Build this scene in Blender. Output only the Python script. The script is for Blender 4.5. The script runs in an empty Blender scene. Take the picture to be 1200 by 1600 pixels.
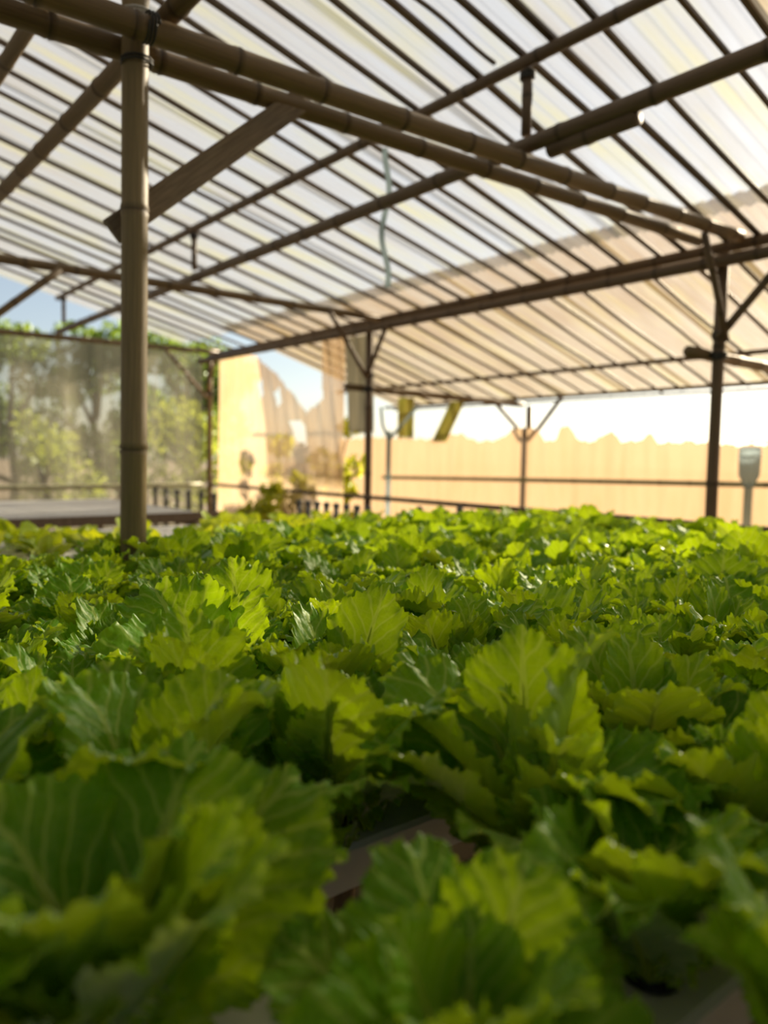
import bpy, math, random
import numpy as np
from mathutils import Vector, Matrix, Quaternion

# ------------------------------------------------------------------ camera, sky, sun, exposure
scene = bpy.context.scene
COL = scene.collection
EYE = Vector((0.0, 0.0, 1.25))
YAW, PITCH, ROLL = math.radians(50.8), math.atan(87 / 1200), 0.0147
cam_d = bpy.data.cameras.new('camera')
cam = bpy.data.objects.new('camera', cam_d)
COL.objects.link(cam)
fw = Vector((math.cos(YAW), math.sin(YAW), 0)); rt = Vector((math.sin(YAW), -math.cos(YAW), 0)); zz = Vector((0, 0, 1))
F = fw * math.cos(PITCH) - zz * math.sin(PITCH)
U = fw * math.sin(PITCH) + zz * math.cos(PITCH)
r_ax = rt * math.cos(ROLL) + U * math.sin(ROLL)
u_ax = U * math.cos(ROLL) - rt * math.sin(ROLL)
M = Matrix((r_ax, u_ax, -F)).transposed().to_4x4(); M.translation = EYE
cam.matrix_world = M
cam_d.sensor_fit = 'VERTICAL'; cam_d.sensor_height = 36.0; cam_d.lens = 27.0
cam_d.clip_start = 0.02; cam_d.clip_end = 500
cam_d.dof.use_dof = True; cam_d.dof.focus_distance = 1.42; cam_d.dof.aperture_fstop = 2.1
scene.camera = cam

SUN_AZ, SUN_EL = math.radians(80), math.radians(23)      # azimuth from +Y towards +X
sun_dir = Vector((math.sin(SUN_AZ) * math.cos(SUN_EL), math.cos(SUN_AZ) * math.cos(SUN_EL), math.sin(SUN_EL)))
world = bpy.data.worlds.new('world'); scene.world = world; world.use_nodes = True
nt = world.node_tree; nt.nodes.clear()
sky = nt.nodes.new('ShaderNodeTexSky'); sky.sky_type = 'NISHITA'; sky.sun_disc = False
sky.sun_elevation = SUN_EL; sky.sun_rotation = SUN_AZ
sky.air_density = 1.0; sky.dust_density = 0.8; sky.ozone_density = 1.0
bg = nt.nodes.new('ShaderNodeBackground'); bg.inputs['Strength'].default_value = 0.105
wo = nt.nodes.new('ShaderNodeOutputWorld')
hsv = nt.nodes.new('ShaderNodeHueSaturation'); hsv.inputs['Saturation'].default_value = 0.70
nt.links.new(sky.outputs[0], hsv.inputs['Color']); nt.links.new(hsv.outputs[0], bg.inputs[0]); nt.links.new(bg.outputs[0], wo.inputs[0])
sun_l = bpy.data.lights.new('sun', 'SUN'); sun_l.energy = 15.0; sun_l.angle = math.radians(2.0); sun_l.color = (1.0, 0.85, 0.62)
sun = bpy.data.objects.new('sun', sun_l); COL.objects.link(sun)
sun.rotation_euler = sun_dir.to_track_quat('Z', 'Y').to_euler()
vs = scene.view_settings
vs.view_transform = 'Standard'; vs.look = 'None'; vs.gamma = 1.0; vs.use_curve_mapping = False
vs.exposure = 0.43
cy = scene.cycles
cy.max_bounces = 7; cy.diffuse_bounces = 3; cy.glossy_bounces = 2; cy.transmission_bounces = 6; cy.transparent_max_bounces = 16
cy.caustics_reflective = False; cy.caustics_refractive = False
cy.sample_clamp_indirect = 6.0; cy.use_denoising = True
cy.use_adaptive_sampling = True; cy.adaptive_threshold = 0.025; cy.adaptive_min_samples = 16

# ------------------------------------------------------------------ materials
def new_mat(name):
    m = bpy.data.materials.new(name); m.use_nodes = True
    t = m.node_tree; t.nodes.clear()
    out = t.nodes.new('ShaderNodeOutputMaterial')
    return m, t, out
class NB:
    """small node builder"""
    def __init__(s, t): s.t = t
    def n(s, typ, **kw):
        x = s.t.nodes.new(typ)
        for k, v in kw.items(): setattr(x, k, v)
        return x
    def l(s, a, b): s.t.links.new(a, b)
    def val(s, sock, v):
        if hasattr(v, 'is_output') or isinstance(v, bpy.types.NodeSocket): s.l(v, sock)
        else: sock.default_value = v
    def math(s, op, a, b=0.0, c=None):
        x = s.n('ShaderNodeMath', operation=op); s.val(x.inputs[0], a); s.val(x.inputs[1], b)
        if c is not None: s.val(x.inputs[2], c)
        return x.outputs[0]
    def mix(s, fac, a, b):
        x = s.n('ShaderNodeMix', data_type='RGBA'); s.val(x.inputs[0], fac); s.val(x.inputs[6], a); s.val(x.inputs[7], b)
        return x.outputs[2]
    def ramp(s, fac, stops):
        x = s.n('ShaderNodeValToRGB'); s.l(fac, x.inputs[0]); e = x.color_ramp.elements
        while len(e) < len(stops): e.new(0.5)
        for i, (p, c) in enumerate(stops): e[i].position = p; e[i].color = c if len(c) == 4 else (*c, 1)
        return x.outputs[0]
    def noise(s, vec, scale, detail=2.0, rough=0.5):
        x = s.n('ShaderNodeTexNoise'); s.l(vec, x.inputs['Vector']); x.inputs['Scale'].default_value = scale
        x.inputs['Detail'].default_value = detail; x.inputs['Roughness'].default_value = rough
        return x.outputs[0]
    def mapping(s, vec, scale=(1, 1, 1)):
        x = s.n('ShaderNodeMapping'); s.l(vec, x.inputs[0]); x.inputs['Scale'].default_value = scale
        return x.outputs[0]
    def shmix(s, fac, a, b):
        x = s.n('ShaderNodeMixShader'); s.val(x.inputs[0], fac); s.l(a, x.inputs[1]); s.l(b, x.inputs[2]); return x.outputs[0]
    def bump(s, h, strength, dist):
        x = s.n('ShaderNodeBump'); s.l(h, x.inputs['Height']); x.inputs['Strength'].default_value = strength; x.inputs['Distance'].default_value = dist
        return x.outputs[0]

def simple_mat(name, c1, c2, scale=8.0, rough=0.6, stretch=(1, 1, 1), bump=0.0, coord='Object', spec=0.4):
    m, t, out = new_mat(name); b = NB(t)
    tc = b.n('ShaderNodeTexCoord').outputs[coord]
    v = b.mapping(tc, stretch)
    nz = b.noise(v, scale, 5.0, 0.6)
    oi = b.n('ShaderNodeObjectInfo').outputs['Random']
    fac = b.math('ADD', b.math('MULTIPLY', nz, 0.9), b.math('MULTIPLY', b.math('SUBTRACT', oi, 0.5), 0.25))
    col = b.ramp(fac, [(0.28, c1), (0.72, c2)])
    p = b.n('ShaderNodeBsdfPrincipled'); b.l(col, p.inputs['Base Color']); p.inputs['Roughness'].default_value = rough
    p.inputs['Specular IOR Level'].default_value = spec
    if bump: b.l(b.bump(nz, bump, 0.004), p.inputs['Normal'])
    b.l(p.outputs[0], out.inputs[0]); return m

def bamboo_mat(name, c1, c2, node_c, rough=0.5):
    """uv.x runs round the culm, uv.y along it in metres; uv 'node' darkening sits at the joints"""
    m, t, out = new_mat(name); b = NB(t)
    uv = b.n('ShaderNodeUVMap').outputs[0]
    v = b.mapping(uv, (9, 1.2, 1))
    nz = b.noise(v, 3.0, 5.0, 0.65)
    fine = b.noise(b.mapping(uv, (60, 3, 1)), 2.0, 2.0)
    col = b.ramp(b.math('ADD', b.math('MULTIPLY', nz, 0.75), b.math('MULTIPLY', fine, 0.25)), [(0.3, c1), (0.7, c2)])
    at = b.n('ShaderNodeAttribute', attribute_name='joint').outputs['Fac']
    col = b.mix(at, col, (*node_c, 1))
    p = b.n('ShaderNodeBsdfPrincipled'); b.l(col, p.inputs['Base Color']); p.inputs['Roughness'].default_value = rough
    p.inputs['Specular IOR Level'].default_value = 0.35
    b.l(b.bump(fine, 0.3, 0.002), p.inputs['Normal'])
    b.l(p.outputs[0], out.inputs[0]); return m

def film_mat(name, tint, dirt, clear=0.45, dirt_amt=0.5, streak=(2.0, 14.0, 2.0), alg=None, rough_scale=1.0, cloth=False, coord='Object'):
    """weathered plastic film or fine net: part of the light goes straight through, the rest is diffused"""
    m, t, out = new_mat(name); b = NB(t)
    tc = b.n('ShaderNodeTexCoord').outputs[coord]
    s = b.noise(b.mapping(tc, streak), 1.4 * rough_scale, 4.0, 0.6)
    pch = b.noise(tc, 0.9 * rough_scale, 3.0, 0.55)
    oi = b.n('ShaderNodeObjectInfo').outputs['Random']
    f = b.math('ADD', b.math('MULTIPLY', s, 0.55), b.math('MULTIPLY', pch, 0.45))
    f = b.math('ADD', f, b.math('MULTIPLY', b.math('SUBTRACT', oi, 0.5), 0.10))
    lo = 0.62 - dirt_amt * 0.25
    fac = b.n('ShaderNodeMapRange'); b.l(f, fac.inputs[0]); fac.inputs[1].default_value = lo - 0.12; fac.inputs[2].default_value = lo + 0.16
    col = b.mix(fac.outputs[0], (*tint, 1), (*dirt, 1))
    if alg:
        g = b.noise(b.mapping(tc, (0.8, 5.0, 0.8)), 0.8, 3.0, 0.6)
        gf = b.n('ShaderNodeMapRange'); b.l(g, gf.inputs[0]); gf.inputs[1].default_value = 0.50; gf.inputs[2].default_value = 0.68; gf.inputs[4].default_value = 0.75
        col = b.mix(gf.outputs[0], col, (*alg, 1))
    tl = b.n('ShaderNodeBsdfTranslucent'); b.l(col, tl.inputs[0])
    df = b.n('ShaderNodeBsdfDiffuse'); b.l(col, df.inputs[0])
    tr = b.n('ShaderNodeBsdfTransparent'); b.l(b.mix(0.45, (1, 1, 1, 1), col), tr.inputs[0])
    a = b.shmix(0.22, tl.outputs[0], df.outputs[0])
    cl = b.math('MULTIPLY_ADD', fac.outputs[0], -0.45 * clear, clear)
    sh = b.shmix(cl, a, tr.outputs[0])
    b.l(sh, out.inputs[0]); return m

def leaf_mat(name, front, back_glow, vein, glow_amt=0.48, gloss=0.05):
    m, t, out = new_mat(name); b = NB(t)
    uv = b.n('ShaderNodeUVMap').outputs[0]
    sep = b.n('ShaderNodeSeparateXYZ'); b.l(uv, sep.inputs[0])
    x, y = sep.outputs[0], sep.outputs[1]
    oi = b.n('ShaderNodeObjectInfo').outputs['Random']
    wob = b.noise(b.n('ShaderNodeTexCoord').outputs['UV'], 3.2, 2.0)
    ax = b.math('ABSOLUTE', x)
    # side veins leave the midrib at an acute angle and arch outwards
    arch = b.math('SUBTRACT', b.math('MULTIPLY', y, 7.5), b.math('MULTIPLY', b.math('POWER', ax, 0.8), 7.2))
    arch = b.math('ADD', arch, b.math('MULTIPLY', wob, 1.6))
    side = b.n('ShaderNodeMath', operation='GREATER_THAN'); b.l(x, side.inputs[0]); side.inputs[1].default_value = 0.0
    arch = b.math('ADD', arch, b.math('MULTIPLY', side.outputs[0], 0.5))
    tri = b.math('ABSOLUTE', b.math('SUBTRACT', b.math('FRACT', arch), 0.5))          # 0 on the vein
    vw = b.n('ShaderNodeMapRange'); b.l(tri, vw.inputs[0]); vw.inputs[1].default_value = 0.035; vw.inputs[2].default_value = 0.13; vw.inputs[3].default_value = 1.0; vw.inputs[4].default_value = 0.0
    fade = b.n('ShaderNodeMapRange'); b.l(ax, fade.inputs[0]); fade.inputs[1].default_value = 0.12; fade.inputs[2].default_value = 0.42; fade.inputs[3].default_value = 1.0; fade.inputs[4].default_value = 0.3
    veins = b.math('MULTIPLY', vw.outputs[0], fade.outputs[0])
    mw = b.n('ShaderNodeMapRange'); b.l(y, mw.inputs[0]); mw.inputs[1].default_value = 0.2; mw.inputs[2].default_value = 1.0; mw.inputs[3].default_value = 0.045; mw.inputs[4].default_value = 0.006
    mid = b.math('LESS_THAN', ax, mw.outputs[0])
    vo = b.n('ShaderNodeTexVoronoi', feature='DISTANCE_TO_EDGE'); b.l(uv, vo.inputs['Vector']); vo.inputs['Scale'].default_value = 17.0
    ret = b.n('ShaderNodeMapRange'); b.l(vo.outputs['Distance'], ret.inputs[0]); ret.inputs[1].default_value = 0.0; ret.inputs[2].default_value = 0.10; ret.inputs[3].default_value = 0.30; ret.inputs[4].default_value = 0.0
    vm = b.math('MAXIMUM', b.math('MAXIMUM', veins, mid), ret.outputs[0])
    tone = b.math('ADD', b.math('MULTIPLY', wob, 0.5), b.math('MULTIPLY', oi, 0.5))
    fr = b.mix(tone, (*front, 1), (front[0] * 1.75, front[1] * 1.45, front[2] * 1.1, 1))
    gl = b.mix(tone, (*back_glow, 1), (back_glow[0] * 1.35, back_glow[1] * 1.15, back_glow[2], 1))
    fr = b.mix(b.math('MULTIPLY', vm, 0.8), fr, (*vein, 1))
    gl = b.mix(b.math('MULTIPLY', vm, 0.65), gl, (vein[0] * 1.5, vein[1] * 1.35, vein[2] * 0.7, 1))
    h = b.math('ADD', b.math('MULTIPLY', tri, 0.9), b.math('MULTIPLY', b.noise(uv, 14.0, 2.0), 0.9))
    bm = b.bump(h, 0.55, 0.004)
    df = b.n('ShaderNodeBsdfDiffuse'); b.l(fr, df.inputs[0]); b.l(bm, df.inputs['Normal'])
    tl = b.n('ShaderNodeBsdfTranslucent'); b.l(gl, tl.inputs[0]); b.l(bm, tl.inputs['Normal'])
    gs = b.n('ShaderNodeBsdfGlossy'); gs.inputs['Roughness'].default_value = 0.42; gs.inputs[0].default_value = (0.9, 1, 0.9, 1); b.l(bm, gs.inputs['Normal'])
    fn = b.n('ShaderNodeFresnel'); fn.inputs[0].default_value = 1.36
    s = b.shmix(glow_amt, df.outputs[0], tl.outputs[0])
    s = b.shmix(b.math('MULTIPLY', fn.outputs[0], gloss * 8), s, gs.outputs[0])
    b.l(s, out.inputs[0]); return m

MAT = {}
MAT['leaf'] = leaf_mat('lettuce_leaf', (0.068, 0.225, 0.004), (0.48, 0.74, 0.004), (0.40, 0.56, 0.10))
MAT['rib'] = leaf_mat('lettuce_rib', (0.42, 0.60, 0.14), (0.75, 0.92, 0.14), (0.5, 0.66, 0.20), glow_amt=0.68)
MAT['seedling'] = leaf_mat('seedling_leaf', (0.24, 0.40, 0.012), (0.75, 0.90, 0.01), (0.36, 0.48, 0.12))
MAT['tree_leaf'] = leaf_mat('tree_leaf', (0.09, 0.17, 0.03), (0.28, 0.42, 0.05), (0.10, 0.16, 0.05), glow_amt=0.4, gloss=0.008)
MAT['bush_leaf'] = leaf_mat('bush_leaf', (0.28, 0.36, 0.02), (0.75, 0.80, 0.03), (0.25, 0.3, 0.08), glow_amt=0.5, gloss=0.008)
MAT['bush_olive'] = leaf_mat('olive_bush_leaf', (0.12, 0.18, 0.03), (0.36, 0.46, 0.06), (0.25, 0.3, 0.08), glow_amt=0.45, gloss=0.008)
MAT['bamboo'] = bamboo_mat('old_bamboo', (0.09, 0.06, 0.028), (0.20, 0.135, 0.065), (0.05, 0.033, 0.02))
MAT['bamboo_post'] = bamboo_mat('post_bamboo', (0.15, 0.115, 0.06), (0.30, 0.23, 0.12), (0.10, 0.07, 0.04))
MAT['bamboo_dark'] = bamboo_mat('dark_bamboo', (0.075, 0.05, 0.032), (0.16, 0.11, 0.07), (0.04, 0.027, 0.018))
MAT['bamboo_grey'] = bamboo_mat('greyed_bamboo', (0.30, 0.31, 0.20), (0.45, 0.45, 0.31), (0.12, 0.12, 0.08))
MAT['board'] = simple_mat('weathered_board', (0.16, 0.12, 0.085), (0.30, 0.235, 0.17), 4.0, 0.75, (25, 25, 2), 0.3)
MAT['lashing'] = simple_mat('rubber_tie', (0.02, 0.02, 0.02), (0.05, 0.05, 0.045), 20, 0.6)
MAT['twine'] = simple_mat('pale_twine', (0.5, 0.5, 0.48), (0.75, 0.74, 0.7), 20, 0.7)
MAT['pvc'] = simple_mat('white_pvc', (0.62, 0.63, 0.65), (0.80, 0.80, 0.80), 3.0, 0.38, (1, 1, 1), 0.0)
MAT['pvc_blue'] = film_mat('translucent_blue_plastic', (0.42, 0.50, 0.53), (0.36, 0.44, 0.46), 0.30, 0.5, (3, 3, 3))
MAT['pipe_grey'] = simple_mat('dark_grey_pipe', (0.06, 0.065, 0.075), (0.13, 0.14, 0.15), 4.0, 0.5)
MAT['pot'] = simple_mat('black_net_cup', (0.008, 0.008, 0.008), (0.02, 0.02, 0.02), 10, 0.6)
MAT['rockwool'] = simple_mat('rockwool', (0.40, 0.33, 0.24), (0.62, 0.53, 0.42), 60, 0.95, (1, 1, 1), 0.6)
MAT['soil'] = simple_mat('packed_earth', (0.13, 0.10, 0.07), (0.26, 0.20, 0.14), 1.2, 0.95, (1, 1, 1), 0.5)
MAT['dark_cloth'] = film_mat('dark_shade_cloth', (0.30, 0.30, 0.26), (0.40, 0.39, 0.33), 0.12, 0.5, (6, 6, 1))
MAT['olive_cloth'] = film_mat('olive_shade_cloth', (0.40, 0.42, 0.14), (0.55, 0.50, 0.22), 0.10, 0.5, (6, 6, 1))
MAT['roof'] = film_mat('clear_corrugated_sheet', (0.36, 0.39, 0.44), (0.26, 0.26, 0.26), 0.54, 0.45, (0.7, 11.0, 1.0), (0.39, 0.38, 0.17))
MAT['roof_shading'] = film_mat('grimy_shading_sheet', (0.42, 0.38, 0.30), (0.24, 0.20, 0.14), 0.16, 0.6, (0.7, 11.0, 1.0))  # dense brown sheeting, added to shade the foreground and cut ambient light
MAT['roof_tan'] = film_mat('yellowed_corrugated_sheet', (0.34, 0.275, 0.18), (0.24, 0.175, 0.10), 0.52, 0.6, (0.7, 10.0, 1.0), (0.34, 0.28, 0.11))
MAT['sheet'] = film_mat('tan_wall_sheet', (0.27, 0.19, 0.113), (0.24, 0.163, 0.09), 0.06, 0.45, (1.0, 9.0, 1.2))
MAT['sheet_thin'] = film_mat('thin_tan_sheet', (0.50, 0.39, 0.26), (0.40, 0.28, 0.155), 0.46, 0.45, (1.0, 9.0, 1.2))
MAT['net'] = film_mat('insect_net', (0.50, 0.48, 0.38), (0.42, 0.39, 0.27), 0.72, 0.4, (9.0, 9.0, 0.8))
MAT['bark'] = simple_mat('bark', (0.09, 0.065, 0.045), (0.18, 0.14, 0.10), 6, 0.9, (4, 4, 1), 0.5)

# ------------------------------------------------------------------ helpers
def link(o, parent=None):
    COL.objects.link(o)
    if parent is not None: o.parent = parent
    return o
def tag(o, label=None, cat=None, group=None, kind=None):
    if label: o['label'] = label
    if cat: o['category'] = cat
    if group: o['group'] = group
    if kind: o['kind'] = kind
    return o
def empty(name, loc=(0, 0, 0)):
    o = bpy.data.objects.new(name, None); o.empty_display_size = 0.05; o.location = loc; return link(o)
def mesh(name, verts, faces, mats, uvs=None, smooth=True, attr=None, fmat=None):
    me = bpy.data.meshes.new(name)
    me.from_pydata([tuple(v) for v in verts], [], [tuple(f) for f in faces])
    for m in (mats if isinstance(mats, (list, tuple)) else [mats]): me.materials.append(m)
    if smooth: me.polygons.foreach_set('use_smooth', [True] * len(me.polygons))
    if fmat is not None: me.polygons.foreach_set('material_index', list(fmat))
    if uvs is not None:
        uvl = me.uv_layers.new(name='UVMap')
        idx = np.zeros(len(me.loops), dtype=np.int32); me.loops.foreach_get('vertex_index', idx)
        uvl.data.foreach_set('uv', np.asarray(uvs, dtype=np.float32)[idx].ravel())
    if attr is not None:
        a = me.attributes.new('joint', 'FLOAT', 'POINT'); a.data.foreach_set('value', np.asarray(attr, dtype=np.float32))
    me.update(); return me
def obj(name, me, parent=None, loc=(0, 0, 0)):
    o = bpy.data.objects.new(name, me); o.location = loc; return link(o, parent)

def box_data(sx, sy, sz, c=(0, 0, 0), bev=0.0):
    """box with chamfered vertical and horizontal edges (bev) as verts, faces"""
    hx, hy, hz = sx / 2, sy / 2, sz / 2
    v = []; f = []
    b = bev
    def ring(z, ins):
        pts = [(-hx + ins, -hy + b), (-hx + b, -hy + ins), (hx - b, -hy + ins), (hx - ins, -hy + b), (hx - ins, hy - b), (hx - b, hy - ins), (-hx + b, hy - ins), (-hx + ins, hy - b)]
        s = len(v)
        for p in pts: v.append((p[0] + c[0], p[1] + c[1], z + c[2]))
        return s
    r = [ring(-hz, b), ring(-hz + b, 0), ring(hz - b, 0), ring(hz, b)]
    for k in range(3):
        for i in range(8):
            j = (i + 1) % 8
            f.append((r[k] + i, r[k] + j, r[k + 1] + j, r[k + 1] + i))
    f.append(tuple(r[0] + i for i in reversed(range(8)))); f.append(tuple(r[3] + i for i in range(8)))
    return v, f
def frame_of(p0, p1):
    d = (Vector(p1) - Vector(p0)); L = d.length; d.normalize()
    a = Vector((0, 0, 1)) if abs(d.z) < 0.9 else Vector((1, 0, 0))
    x = d.cross(a).normalized(); y = d.cross(x).normalized()
    return L, d, x, y
def tube_data(path, radii, seg=12, cap=True):
    v = []; f = []; n = len(path)
    P = [Vector(p) for p in path]
    t0 = (P[1] - P[0]).normalized()
    a = Vector((0, 0, 1)) if abs(t0.z) < 0.9 else Vector((1, 0, 0))
    x = t0.cross(a).normalized()
    uvs = []; acc = 0.0
    for i in range(n):
        t = (P[min(i + 1, n - 1)] - P[max(i - 1, 0)]).normalized()
        x = (x - t * x.dot(t)).normalized(); y = t.cross(x)
        r = radii[i] if hasattr(radii, '__len__') else radii
        if i: acc += (P[i] - P[i - 1]).length
        for k in range(seg):
            an = 2 * math.pi * k / seg
            v.append(P[i] + (x * math.cos(an) + y * math.sin(an)) * r); uvs.append((abs(2 * k / seg - 1), acc))
    for i in range(n - 1):
        for k in range(seg):
            k2 = (k + 1) % seg
            f.append((i * seg + k, i * seg + k2, (i + 1) * seg + k2, (i + 1) * seg + k))
    if cap:
        f.append(tuple(reversed(range(seg)))); f.append(tuple((n - 1) * seg + k for k in range(seg)))
    return v, f, uvs
rng = random.Random(7)
def culm(name, p0, p1, r, mat='bamboo', taper=0.9, node=0.30, bow=0.012, seg=14, parent=None, label=None, cat=None, group=None):
    """a bamboo culm with swollen joints, slightly bowed and tapering; origin at p0"""
    p0 = Vector(p0); p1 = Vector(p1)
    L, d, x, y = frame_of(p0, p1)
    off = rng.uniform(0.05, node); bx, by = rng.uniform(-bow, bow), rng.uniform(-bow, bow)
    st = [(0.0, 1.0, 0.0)]; s = off
    while s < L - 0.03:
        k = node * rng.uniform(0.85, 1.15)
        st += [(s - 0.022, 0.99, 0.0), (s - 0.006, 1.07, 0.35), (s, 0.985, 1.0), (s + 0.007, 1.10, 0.45), (s + 0.025, 1.0, 0.0)]
        s += k
    st += [(L, 1.0, 0.0)]
    st = [q for q in st if 0 <= q[0] <= L]
    path, rad, at = [], [], []
    for s, m, j in sorted(st):
        u = s / L; w = math.sin(math.pi * u)
        path.append(d * s + x * (bx * w) + y * (by * w)); rad.append(r * m * (1 - (1 - taper) * u)); at += [j] * seg
    v, f, uv = tube_data(path, rad, seg)
    o = obj(name, mesh(name, v, f, MAT[mat], uv, attr=at), parent, p0 if parent is None else p0 - Vector(parent.location))
    if label: tag(o, label, cat, group)
    return o
def lashing(c, axis, r, mat='lashing', turns=4, wire=0.006, parent=None, pitch=0.011):
    """a tie wound round a culm"""
    axis = Vector(axis).normalized(); a = Vector((0, 0, 1)) if abs(axis.z) < 0.9 else Vector((1, 0, 0))
    x = axis.cross(a).normalized(); y = axis.cross(x)
    pts = []
    for i in range(turns * 12 + 1):
        an = 2 * math.pi * i / 12
        pts.append((x * math.cos(an) + y * math.sin(an)) * (r + wire * 0.8) + axis * ((i / 12 - turns / 2) * pitch))
    v, f, uv = tube_data(pts, wire, 6)
    return obj('lashing', mesh('lashing', v, f, MAT[mat]), parent, Vector(c) - (Vector(parent.location) if parent else Vector()))

# ------------------------------------------------------------------ structure: ground, roof, walls
gv = []; gf = []; N = 40
grng = np.random.RandomState(3)
for i in range(N + 1):
    for j in range(N + 1):
        X = -60 + 160 * (i / N); Y = -60 + 160 * (j / N)
        d = max(0.0, math.hypot(X - 3, Y - 3) - 14)
        gv.append((X, Y, (grng.rand() - 0.5) * min(0.5, d * 0.03)))
for i in range(N):
    for j in range(N):
        a = i * (N + 1) + j; gf.append((a, a + N + 1, a + N + 2, a + 1))
floor = tag(obj('floor', mesh('floor', gv, gf, MAT['soil'])), kind='structure')

# roof plane of the rafters: z = ZR(X), falling from the ridge (X=1) to the eave beam and on over the lean-to
SR, SA = 0.245, 0.29
def ZR(X): return 2.64 - SR * (X - 4.64) if X > 0.99 else 2.64 - SR * (0.99 - 4.64) - SR * (0.99 - X)
def ZA(X): return 2.64 - SA * (X - 4.64)
def corrugated(name, xa, za, xb, zb, w, mat, amp=0.009, pitch=0.076, nx=6, sag=0.0, seed=0):
    """one corrugated sheet, w wide along Y, running from (xa,za) to (xb,zb)"""
    R = np.random.RandomState(seed)
    n = max(2, int(round(w / pitch * 6))); v = []; f = []
    th = 0.0016
    for layer in (0, 1):
        for i in range(nx + 1):
            u = i / nx
            for j in range(n + 1):
                y = w * j / n
                z = za + (zb - za) * u + amp * math.sin(2 * math.pi * y / pitch) - sag * math.sin(math.pi * (u * 3 % 1)) + layer * th
                v.append((xa + (xb - xa) * u, y, z))
    m = (nx + 1) * (n + 1)
    for i in range(nx):
        for j in range(n):
            a = i * (n + 1) + j; f.append((a, a + 1, a + n + 2, a + n + 1))
    return mesh(name, v[:m], f, mat)
ceiling = tag(empty('ceiling', (0, 0, 0)), kind='structure')
SW, SO = 0.80, 0.055          # sheet width and overlap
y = -2.2; k = 0
sheet_me = corrugated('roof_sheet', 0.93, 0.0, 4.46, -SR * 3.53, SW, MAT['roof'])
sheet_w = corrugated('roof_sheet', -2.6, -SR * 3.53, 0.97, 0.0, SW, MAT['roof_shading'])  # unseen left slope, given the dense sheeting to dim light from behind
sheet_shading = corrugated('roof_sheet', 0.93, 0.0, 4.46, -SR * 3.53, SW, MAT['roof_shading'])  # near sheets darkened to shade the front lettuces; brown patches show at the corner
while y < 9.2:
    for me, z0 in ((sheet_me if y > 0.9 else sheet_shading, ZR(0.99) + 0.015), (sheet_w, ZR(0.99) + 0.012)):
        o = obj('roof_sheet', me, ceiling, (0, y, z0 + 0.026 + (k % 2) * 0.004))
    y += SW - SO; k += 1
rj = random.Random(21)
ys = []; y = -2.0
known = [1.30, 1.52, 1.74, 2.06, 2.27, 2.46, 2.72, 2.93, 3.18, 3.43, 3.66, 3.9]
while y < 1.15: ys.append(y); y += rj.uniform(0.22, 0.28)
ys += known; y = 4.13
while y < 9.5: ys.append(y); y += rj.uniform(0.26, 0.40)
def slat(name, p0, p1, w, h, mat, parent):
    """split-bamboo batten: rounded top, flat sides, faint joints"""
    p0 = Vector(p0); p1 = Vector(p1); L, d, x, yv = frame_of(p0, p1)
    up = Vector((0, 0, 1)); up = (up - d * up.dot(d)).normalized(); sx = d.cross(up)
    prof = [(-w, -h), (w, -h), (w * 1.0, h * 0.3), (w * 0.6, h), (-w * 0.6, h), (-w, h * 0.3)]
    v = []; f = []; uv = []; at = []; n = 13
    for i in range(n):
        u = i / (n - 1); jn = 1.0 if i % 2 else 0.0
        bow = 0.010 * math.sin(u * 7 + p0.y * 9)
        for a, b in prof:
            v.append(d * (L * u) + sx * (a + bow) + up * b); uv.append(((a / w + 1) / 2, L * u)); at.append(jn * 0.5)
    for i in range(n - 1):
        for q in range(6):
            q2 = (q + 1) % 6; f.append((i * 6 + q, i * 6 + q2, i * 6 + 6 + q2, i * 6 + 6 + q))
    f.append(tuple(range(6))); f.append(tuple((n - 1) * 6 + q for q in range(6)))
    o = obj(name, mesh(name, v, f, MAT[mat], uv, smooth=False, attr=at), parent, p0 - Vector(parent.location)); return o
for y in ys:
    w = rj.choice([0.011, 0.013, 0.015, 0.018])
    x0 = 1.0 + rj.uniform(0, 0.02); x1 = rj.uniform(4.78, 4.85); dy = rj.uniform(-0.03, 0.03)
    slat('rafter', (x0, y, ZR(x0)), (x1, y + dy, ZR(x1)), w, 0.012, 'bamboo_dark', ceiling)
for y in ys[::2]:
    slat('rafter', (0.98, y + 0.02, ZR(0.98)), (-2.6, y, ZR(-2.6)), 0.014, 0.012, 'bamboo_dark', ceiling)
# a loose stick lying against the underside near the top of the frame
slat('loose_batten', (2.02, 2.60, ZR(2.02) - 0.030), (2.72, 2.56, ZR(2.72) - 0.032), 0.008, 0.008, 'bamboo_dark', ceiling)

awn = empty('lean_to_roof', (0, 0, 0))
tag(awn, 'yellowed corrugated lean-to roof sloping down beyond the eave beam', 'roof')
y = -2.0; k = 0; AX = 7.12; AY1 = 8.35
aw_shading = corrugated('roof_sheet', 4.36, ZA(4.36), AX, ZA(AX), SW, MAT['roof_shading'])  # unseen near lean-to sheets, made dense to keep sun off the foreground
aw_me = corrugated('roof_sheet', 4.36, ZA(4.36), AX, ZA(AX), SW, MAT['roof_tan'])
while y < AY1 - 0.5:
    obj('roof_sheet', aw_me if y > 1.2 else aw_shading, awn, (0, y, 0.048 + (k % 2) * 0.004)); y += SW - SO; k += 1
AY1 = y + SO
y = -1.9
while y < AY1 - 0.02:
    x1 = rj.uniform(7.02, 7.10)
    slat('rafter', (4.90, y, ZA(4.90) + 0.012), (x1, y + rj.uniform(-.02, .02), ZA(x1) + 0.012), rj.choice([0.011, 0.014]), 0.012, 'bamboo_dark', awn)
    y += rj.uniform(0.26, 0.34)
culm('fascia_batten', (7.08, -1.9, ZA(7.08) - 0.02), (7.08, AY1, ZA(7.08) - 0.02), 0.014, 'bamboo', parent=awn)

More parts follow.
